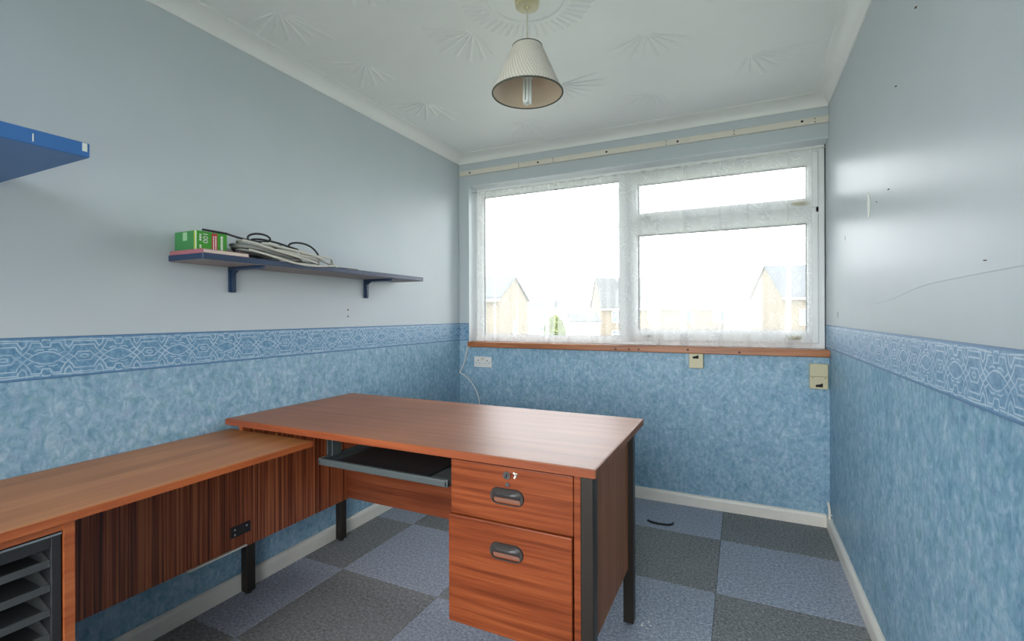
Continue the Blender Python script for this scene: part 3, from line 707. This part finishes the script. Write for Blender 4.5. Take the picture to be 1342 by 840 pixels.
# ================================================================== SOCKETS AND WALL BOXES
ds = thing('double_socket', 'white double mains socket on the wall beneath the sill', 'socket', (.2, 0, .77))
obj('face_plate', bx(.129, .275, -.010, 0, .772, .850, .004), M['white_pl'], ds)
for cx in (.166, .238):
    b = NB(); box(b, cx-.003, cx+.003, -.0106, -.0098, .816, .826); box(b, cx-.015, cx-.009, -.0106, -.0098, .799, .804); box(b, cx+.009, cx+.015, -.0106, -.0098, .799, .804)
    obj('pin_holes', b, M['hole'], ds)
for cx in (.195, .209): obj('switch', bx(cx-.005, cx+.005, -.0135, -.0095, .826, .842, .0015, 1), M['cream'], ds)
for cx in (.142, .262): obj('screw', cyl(NB(), (cx, -.0103, .811), .003, .0015, 'y', 10), M['rust'], ds)
def phonebox(x0, x1, z0, z1, label, jack, seam):
    t_ = thing('phone_socket', label, 'phone socket', ((x0+x1)/2, 0, z0))
    obj('case', bx(x0, x1, -.028, 0, z0, z1, .004), M['cream'], t_)
    jx, jz = jack
    obj('jack', prism(NB(), [(jx-.017, jz-.010), (jx+.016, jz-.010), (jx+.016, jz+.011), (jx+.010, jz+.010), (jx+.004, jz+.006), (jx-.017, jz+.002)], lambda u, v, t: (u, t, v), -.0286, -.027), M['hole'], t_)
    if seam:
        obj('cover_seam', bx(x0+.001, x1-.001, -.0284, -.027, seam-.001, seam+.001), M['rust'], t_)
        for x in (x0+.014, x1-.014): obj('screw', cyl(NB(), (x, -.0285, seam-.008), .003, .0015, 'y', 10), M['rust'], t_)
phonebox(1.626, 1.706, .832, .9195, 'small square cream phone socket touching the underside of the sill', (1.664, .900), None)
phonebox(2.245, 2.331, .747, .884, 'tall cream phone master socket beside the right-hand corner below the sill', (2.290, .768), .815)

# white lead from the sill down behind the desk
pts = [(.092, -.012, .921), (.074, -.008, .902), (.058, -.008, .85), (.036, -.008, .78), (.008, -.010, .728), (.014, -.012, .722), (.05, -.012, .705), (.095, -.014, .672), (.135, -.016, .625), (.165, -.018, .57), (.18, -.020, .51), (.185, -.022, .40), (.17, -.025, .2), (.15, -.03, .006)]
o = obj('telephone_lead', tube(NB(), spline(pts, 8), .0044, 8), M['white_pl'], loc=pts[-1], smooth=True); tag(o, 'thin white lead curving down the wall from the sill behind the desk', 'cable')
# capped pipe stub in the corner
pst = thing('pipe_stub', 'short off-white pipe end standing in the corner above the skirting', 'pipe', (W-.012, -.055, ZSK))
obj('pipe', tube(NB(), spline([(W-.010, -.060, ZSK-.004), (W-.010, -.058, .11), (W-.013, -.056, .135), (W-.016, -.054, .150)], 6), .0065, 10), M['skirt'], pst, smooth=True)
obj('pipe_clip', bx(W-.018, W, -.072, -.050, .085, .092, .002, 1), M['skirt'], pst)

# ================================================================== PENDANT LAMP
lp = thing('pendant_lamp', 'pendant ceiling lamp with pleated cream cone shade and energy-saving bulb', 'lamp', (LX, LY, ZC))
obj('ceiling_rose', lathe(NB(), [(.046, ZC), (.046, ZC-.014), (.043, ZC-.030), (.038, ZC-.033), (.012, ZC-.034), (.009, ZC-.042), (.004, ZC-.044)], (LX, LY, 0), 40), M['cream'], lp, smooth=True)
obj('cord', cyl(NB(), (LX, LY, (ZC-.04+2.10)/2), .0032, ZC-.04-2.10, 'z', 10), M['cablew'], lp, smooth=True)
obj('lamp_holder', lathe(NB(), [(.008, 2.15), (.014, 2.14), (.019, 2.125), (.020, 2.085), (.017, 2.072)], (LX, LY, 0), 24), M['white_pl'], lp, smooth=True)
ZS0, ZS1, RS0, RS1 = 1.983, 2.156, .131, .055
t = NT('pleated_shade'); p = t.obj(); x, y, z = t.xyz(p)
ang = t.math('ARCTAN2', y, x)
s = t.math('SINE', t.math('ADD', t.math('MULTIPLY', ang, 60), t.math('MULTIPLY', z, 240)))
s2 = t.math('SINE', t.math('SUBTRACT', t.math('MULTIPLY', ang, 60), t.math('MULTIPLY', z, 120)))
f = t.math('ADD', t.math('MULTIPLY', s, .38), t.math('ADD', t.math('MULTIPLY', s2, .1), .5), clamp=True)
t.set(col=t.mix(f, srgb(204, 194, 182), srgb(238, 234, 228)), rough=.75); t.bump(f, .5, .003)
M['shade'] = t.m
M['shadein'] = plain('shade_lining', srgb(226, 206, 184), .8, var=.03)
M['rim'] = plain('dark_green_braid', srgb(86, 88, 78), .7)
# cone wall: outer skin with real pleats, inner lining
NP = 120; b = NB(); R1, R2 = [], []
for i in range(13):
    tt = i/12; r = RS0+(RS1-RS0)*tt; zz = ZS0+(ZS1-ZS0)*tt
    R1.append([b.verts.new((LX+(r+.0008*math.sin(60*2*PI*k/NP*1+tt*40))*math.cos(2*PI*k/NP), LY+(r+.0008*math.sin(60*2*PI*k/NP+tt*40))*math.sin(2*PI*k/NP), zz)) for k in range(NP)])
for i in range(12):
    for k in range(NP): b.faces.new((R1[i][k], R1[i][(k+1) % NP], R1[i+1][(k+1) % NP], R1[i+1][k]))
shd = obj('shade', b, M['shade'], lp, smooth=True)
b = lathe(NB(), [(RS0-.0028, ZS0), (RS1-.0028, ZS1), (RS1-.0018, ZS1), (RS0-.0018, ZS0)], (LX, LY, 0), 64, close=True)
obj('lining', b, M['shadein'], shd, smooth=True)
for r, z in ((RS0, ZS0), (RS1, ZS1)):
    obj('rim_braid', tube(NB(), [(LX+r*math.cos(a*2*PI/72), LY+r*math.sin(a*2*PI/72), z) for a in range(72)], .0032 if r > .1 else .0022, 8, closed=True), M['rim'], shd, smooth=True)
for k in range(3):
    a = k*2*PI/3+.4; b = tube(NB(), [(LX+.019*math.cos(a), LY+.019*math.sin(a), 2.112), (LX+(RS1-.002)*math.cos(a), LY+(RS1-.002)*math.sin(a), ZS1-.004)], .0016, 6)
    obj('carrier_wire', b, M['chrome'], shd)
bl = obj('bulb', lathe(NB(), [(.012, 2.074), (.020, 2.066), (.021, 2.040), (.017, 2.034)], (LX, LY, 0), 24), M['white_pl'], lp, smooth=True)
M['tubeglass'] = plain('frosted_bulb_tube', srgb(228, 232, 232), .25, var=.02)
for k in range(3):
    a = k*2*PI/3+.3; d = Vector((math.cos(a), math.sin(a), 0)); s = Vector((-d.y, d.x, 0)); c = Vector((LX, LY, 0))+d*.011
    pts = [c+s*.0075+Vector((0, 0, 2.036)), c+s*.0075+Vector((0, 0, 1.955))]+[c+s*.0075*math.cos(q)+Vector((0, 0, 1.955-.0075*math.sin(q))) for q in (.5, 1.1, 1.57, 2.04, 2.64)]+[c-s*.0075+Vector((0, 0, 1.955)), c-s*.0075+Vector((0, 0, 2.036))]
    obj('bulb_tube', tube(NB(), pts, .0056, 8), M['tubeglass'], bl, smooth=True)

# ================================================================== SMALL THINGS ON THE FLOOR
o = obj('cable_tie', tube(NB(), spline([(1.436, -.342, .006), (1.465, -.358, .006), (1.51, -.360, .006), (1.55, -.352, .006), (1.566, -.335, .007), (1.568, -.318, .006)], 6), .0062, 8), M['cableb'], loc=(1.5, -.35, 0), smooth=True)
tag(o, 'short curled black cable tie lying on the carpet near the window wall', 'cable tie')
rz = random.Random(3)
for k in range(5):
    x, y = 1.562+rz.uniform(0, .05), -1.262+rz.uniform(-.02, .03); s = rz.uniform(.003, .006)
    b = NB(); bmesh.ops.create_icosphere(b, subdivisions=1, radius=s, matrix=Matrix.Translation((x, y, s*.4)) @ Matrix.Diagonal((1, rz.uniform(.5, 1), .5, 1)))
    tag(obj('crumb', b, M['flake'], loc=(x, y, 0)), 'tiny pale crumb on the carpet beside the desk leg', 'crumb', 'pale crumbs beside the desk leg')

# daylight sampling aid: a portal in the window opening (gives no light of its own)
pl = bpy.data.lights.new('window_portal', 'AREA'); pl.shape = 'RECTANGLE'; pl.size = W-OX0; pl.size_y = OZ1-OZ0; pl.cycles.is_portal = True
po = bpy.data.objects.new('window_portal', pl); COL.objects.link(po); po.location = ((W+OX0)/2, .20, (OZ0+OZ1)/2); po.rotation_euler = (-PI/2, 0, 0)
pl2 = pl.copy(); pl2.name = 'window_2_portal_offscreen'; pl2.size = BX1-BX0; pl2.size_y = BZ1-BZ0; po2 = bpy.data.objects.new('window_2_portal_offscreen', pl2); COL.objects.link(po2)
po2.location = ((BX0+BX1)/2, YB-.2, (BZ0+BZ1)/2); po2.rotation_euler = (PI/2, 0, 0)

# ================================================================== OUTSIDE
GZ0 = -2.75
M['grass'] = plain('pale_concrete_and_grass', srgb(140, 144, 126), .95, var=.15, nscale=.5)
obj('ground', bx(-120, 90, -80, 160, GZ0-.3, GZ0), M['grass'], kind='structure')
def m_brick(name, c, c2):
    t = NT(name); b_ = t.n('ShaderNodeTexBrick'); t.l(t.comb(t.math('ADD', t.xyz(t.obj())[0], t.xyz(t.obj())[1]), t.xyz(t.obj())[2], 0.0), b_.inputs['Vector'])
    b_.inputs['Scale'].default_value = 4.0; b_.inputs['Color1'].default_value = (*c, 1); b_.inputs['Color2'].default_value = (*c2, 1); b_.inputs['Mortar'].default_value = (*srgb(130, 122, 112), 1)
    b_.inputs['Mortar Size'].default_value = .02
    t.set(col=b_.outputs[0], rough=.9); return t.m
def m_roof(name, c):
    t = NT(name); p_ = t.obj(); x_, y_, z_ = t.xyz(p_)
    s_ = t.math('GREATER_THAN', t.math('FRACT', t.math('MULTIPLY', z_, 4.2)), .82); nz_ = t.noise(p_, 3, 4)
    t.set(col=t.mix(t.math('MULTIPLY', s_, .5), t.mix(nz_, tuple(v*.8 for v in c), tuple(v*1.2 for v in c)), tuple(v*.5 for v in c)), rough=.9); return t.m
M['brick1'] = m_brick('buff_brick', srgb(106, 92, 66), srgb(94, 80, 58)); M['brick2'] = m_brick('brown_brick', srgb(96, 84, 64), srgb(86, 74, 56))
M['roof1'] = m_roof('grey_roof_tiles', srgb(68, 70, 70)); M['roof2'] = m_roof('slate_roof_tiles', srgb(64, 68, 72))
M['render'] = plain('white_render', srgb(226, 226, 222), .8, var=.03)
M['hpane'] = plain('dark_house_pane', srgb(92, 104, 112), .15)
M['fascia'] = plain('white_fascia', srgb(226, 228, 228), .5)
def house(label, org, yaw, wid, dep, eave, ridge, wallm, roofm, windows, chimney=None, gable_side=True, group=None, ov=.35, end_windows=()):
    """front face along local x at local y=0, house going back to y=dep, ridge along x; windows: (x, z0, z1, w)"""
    h = thing('house', label, 'house', org, group); h.rotation_euler = (0, 0, yaw)
    def loc(name, b, m, par=None):
        bmesh.ops.recalc_face_normals(b, faces=b.faces); me = bpy.data.meshes.new(name); b.to_mesh(me); b.free(); me.materials.append(m)
        o = bpy.data.objects.new(name, me); COL.objects.link(o); o.parent = par or h; return o
    b = NB(); prism(b, [(0, 0), (dep, 0), (dep, eave), (dep/2, ridge), (0, eave)], lambda u, v, t: (t, u, v), 0, wid); loc('wall', b, wallm)
    sl = (ridge-eave)/(dep/2)
    for s in (0, 1):
        y = lambda u: u if s == 0 else dep-u
        b = NB(); prism(b, [(-ov, eave-ov*sl+.02), (dep/2, ridge+.02), (dep/2, ridge+.17), (-ov, eave-ov*sl+.17)], lambda u, v, t: (t, y(u), v), -.12, wid+.12); loc('roof', b, roofm)
        b = NB(); box(b, -.1, wid+.1, y(-ov)-.03, y(-ov)+.03, eave-ov*sl-.12, eave-ov*sl+.06); loc('gutter', b, M['fascia'])
    for x, z0, z1, wd in windows:
        b = NB(); box(b, x, x+wd, -.05, .06, z0, z0+.09); box(b, x, x+wd, -.05, .06, z1-.09, z1)
        for q in (x, x+wd/2-.05, x+wd-.09): box(b, q, q+.09, -.05, .06, z0, z1)
        box(b, x, x+wd*.5, -.05, .06, z1-.5, z1-.42)
        f = loc('window', b, M['fascia']); b = NB(); box(b, x+.05, x+wd-.05, -.01, .03, z0+.05, z1-.05); loc('pane', b, M['hpane'], f)
    for yv, z0, z1, wd in end_windows:          # on the right-hand gable
        b = NB(); box(b, wid-.06, wid+.05, yv, yv+wd, z0, z0+.1); box(b, wid-.06, wid+.05, yv, yv+wd, z1-.1, z1); box(b, wid-.06, wid+.05, yv, yv+.1, z0, z1); box(b, wid-.06, wid+.05, yv+wd-.1, yv+wd, z0, z1); box(b, wid-.06, wid+.05, yv, yv+wd, (z0+z1)/2-.05, (z0+z1)/2+.05)
        f = loc('window', b, M['fascia']); b = NB(); box(b, wid-.03, wid+.01, yv+.05, yv+wd-.05, z0+.05, z1-.05); loc('pane', b, M['hpane'], f)
    if chimney:
        cx = chimney; b = NB(); box(b, cx, cx+.9, dep/2-.35, dep/2+.35, ridge-.6, ridge+1.1); c_ = loc('chimney', b, wallm)
        b = NB()
        for q in (.25, .65): cyl(b, (cx+q, dep/2, ridge+1.25), .12, .3, 'z', 10)
        loc('chimney_pot', b, M['brick1'], c_)
    return h
CAMP = Vector((1.9112, -3.0812, 0))
def far(r, d): v = CAMP+rt*r+fw*d; return (v.x, v.y, GZ0)       # metres to the right of and beyond the standpoint
win2 = lambda xs, w_=1.4: [(x, 2.95, 4.3, w_) for x in xs]+[(x, .75, 2.1, w_+.3) for x in xs]
house('pair of buff brick houses with grey roof and a chimney seen through the opening sash', far(10.25, 55), YAW, 16.4, 7.0, 4.85, 8.2, M['brick1'], M['roof1'], win2((1.2, 5.3, 9.0, 12.75)), chimney=12.6)
hy = YAW-.307; c0 = Vector(far(-.84, 33)); o_ = c0-Vector((math.cos(hy), math.sin(hy), 0))*9.0
house('brown brick house with gable end and one white window seen through the fixed pane', o_, hy, 9.0, 7.0, 5.1, 6.65, M['brick2'], M['roof2'], win2((1.0, 5.5)), end_windows=((3.0, 2.4, 3.5, 1.1),))
house('brick house with tall slate roof standing before the white rendered house', far(22.5, 40), YAW-.1, 9.0, 6.4, 5.5, 8.1, M['brick2'], M['roof2'], win2((1.4, 5.5)))
house('white rendered house between the buff brick pair and the slate-roofed house', far(23.9, 48.6), YAW, 7.5, 5.4, 5.7, 7.0, M['render'], plain('overexposed_roof', srgb(206, 206, 204), .9), win2((4.6,)))  # roof colour made near white to carry its overexposed look
house('long distant terrace of pale houses beyond the gardens', far(-12, 92), YAW, 34.0, 7.0, 5.3, 6.6, M['render'], M['roof1'], win2((2, 6, 10, 14, 17.3, 20.4, 24, 28), 1.2))
house('small white outbuilding with grey roof beside the leafy bush', far(6.15, 50), YAW, 3.0, 3.0, 3.2, 3.95, M['render'], M['roof1'], [])
house('white gabled house behind the small outbuilding', far(8.0, 62), YAW+.5, 3.4, 5.0, 4.1, 5.3, M['render'], bpy.data.materials['overexposed_roof'], [])
def bush(name, label, cat, org, rx, rz_, z0, col, n, seed, trunk):
    r = random.Random(seed); t_ = thing(name, label, cat, org); b = NB()
    for k in range(n):
        a = r.uniform(0, 2*PI); e = r.uniform(-.5, 1)*PI/2; q = r.uniform(.55, 1)**.5
        p = Vector((math.cos(a)*math.cos(e)*rx*q, math.sin(a)*math.cos(e)*rx*q, math.sin(e)*rz_*q)); s = r.uniform(.12, .26)
        M_ = Euler((r.uniform(0, 6), r.uniform(0, 6), r.uniform(0, 6))).to_matrix()
        vs = [b.verts.new(p+M_ @ Vector(c)*s) for c in ((-1, 0, 0), (0, -.45, .1), (1, 0, 0), (0, .45, .1))]; b.faces.new(vs)
    me = bpy.data.meshes.new('foliage'); b.to_mesh(me); b.free(); me.materials.append(col); o = bpy.data.objects.new('foliage', me); COL.objects.link(o); o.parent = t_; o.location = (0, 0, z0); o['kind'] = 'stuff'
    b = NB(); tube(b, spline([(0, 0, 0), (.05, .03, z0*.5), (0, 0, z0+rz_*.3)], 5), trunk, 8); me = bpy.data.meshes.new('trunk'); b.to_mesh(me); b.free(); me.materials.append(M['mod']); o = bpy.data.objects.new('trunk', me); COL.objects.link(o); o.parent = t_
bush('bush', 'yellow-green leafy bush between the brown gable and the white outbuilding', 'bush', far(4.0, 45), 1.0, 1.6, 2.2, plain('yellow_green_leaves', srgb(112, 122, 78), .7, var=.25, nscale=2), 1500, 4, .06)
bush('tree', 'grey-green tree showing behind the white rendered house', 'tree', far(32.5, 66), 1.9, 1.9, 7.4, plain('grey_green_leaves', srgb(112, 126, 104), .7, var=.3, nscale=2), 1500, 9, .14)
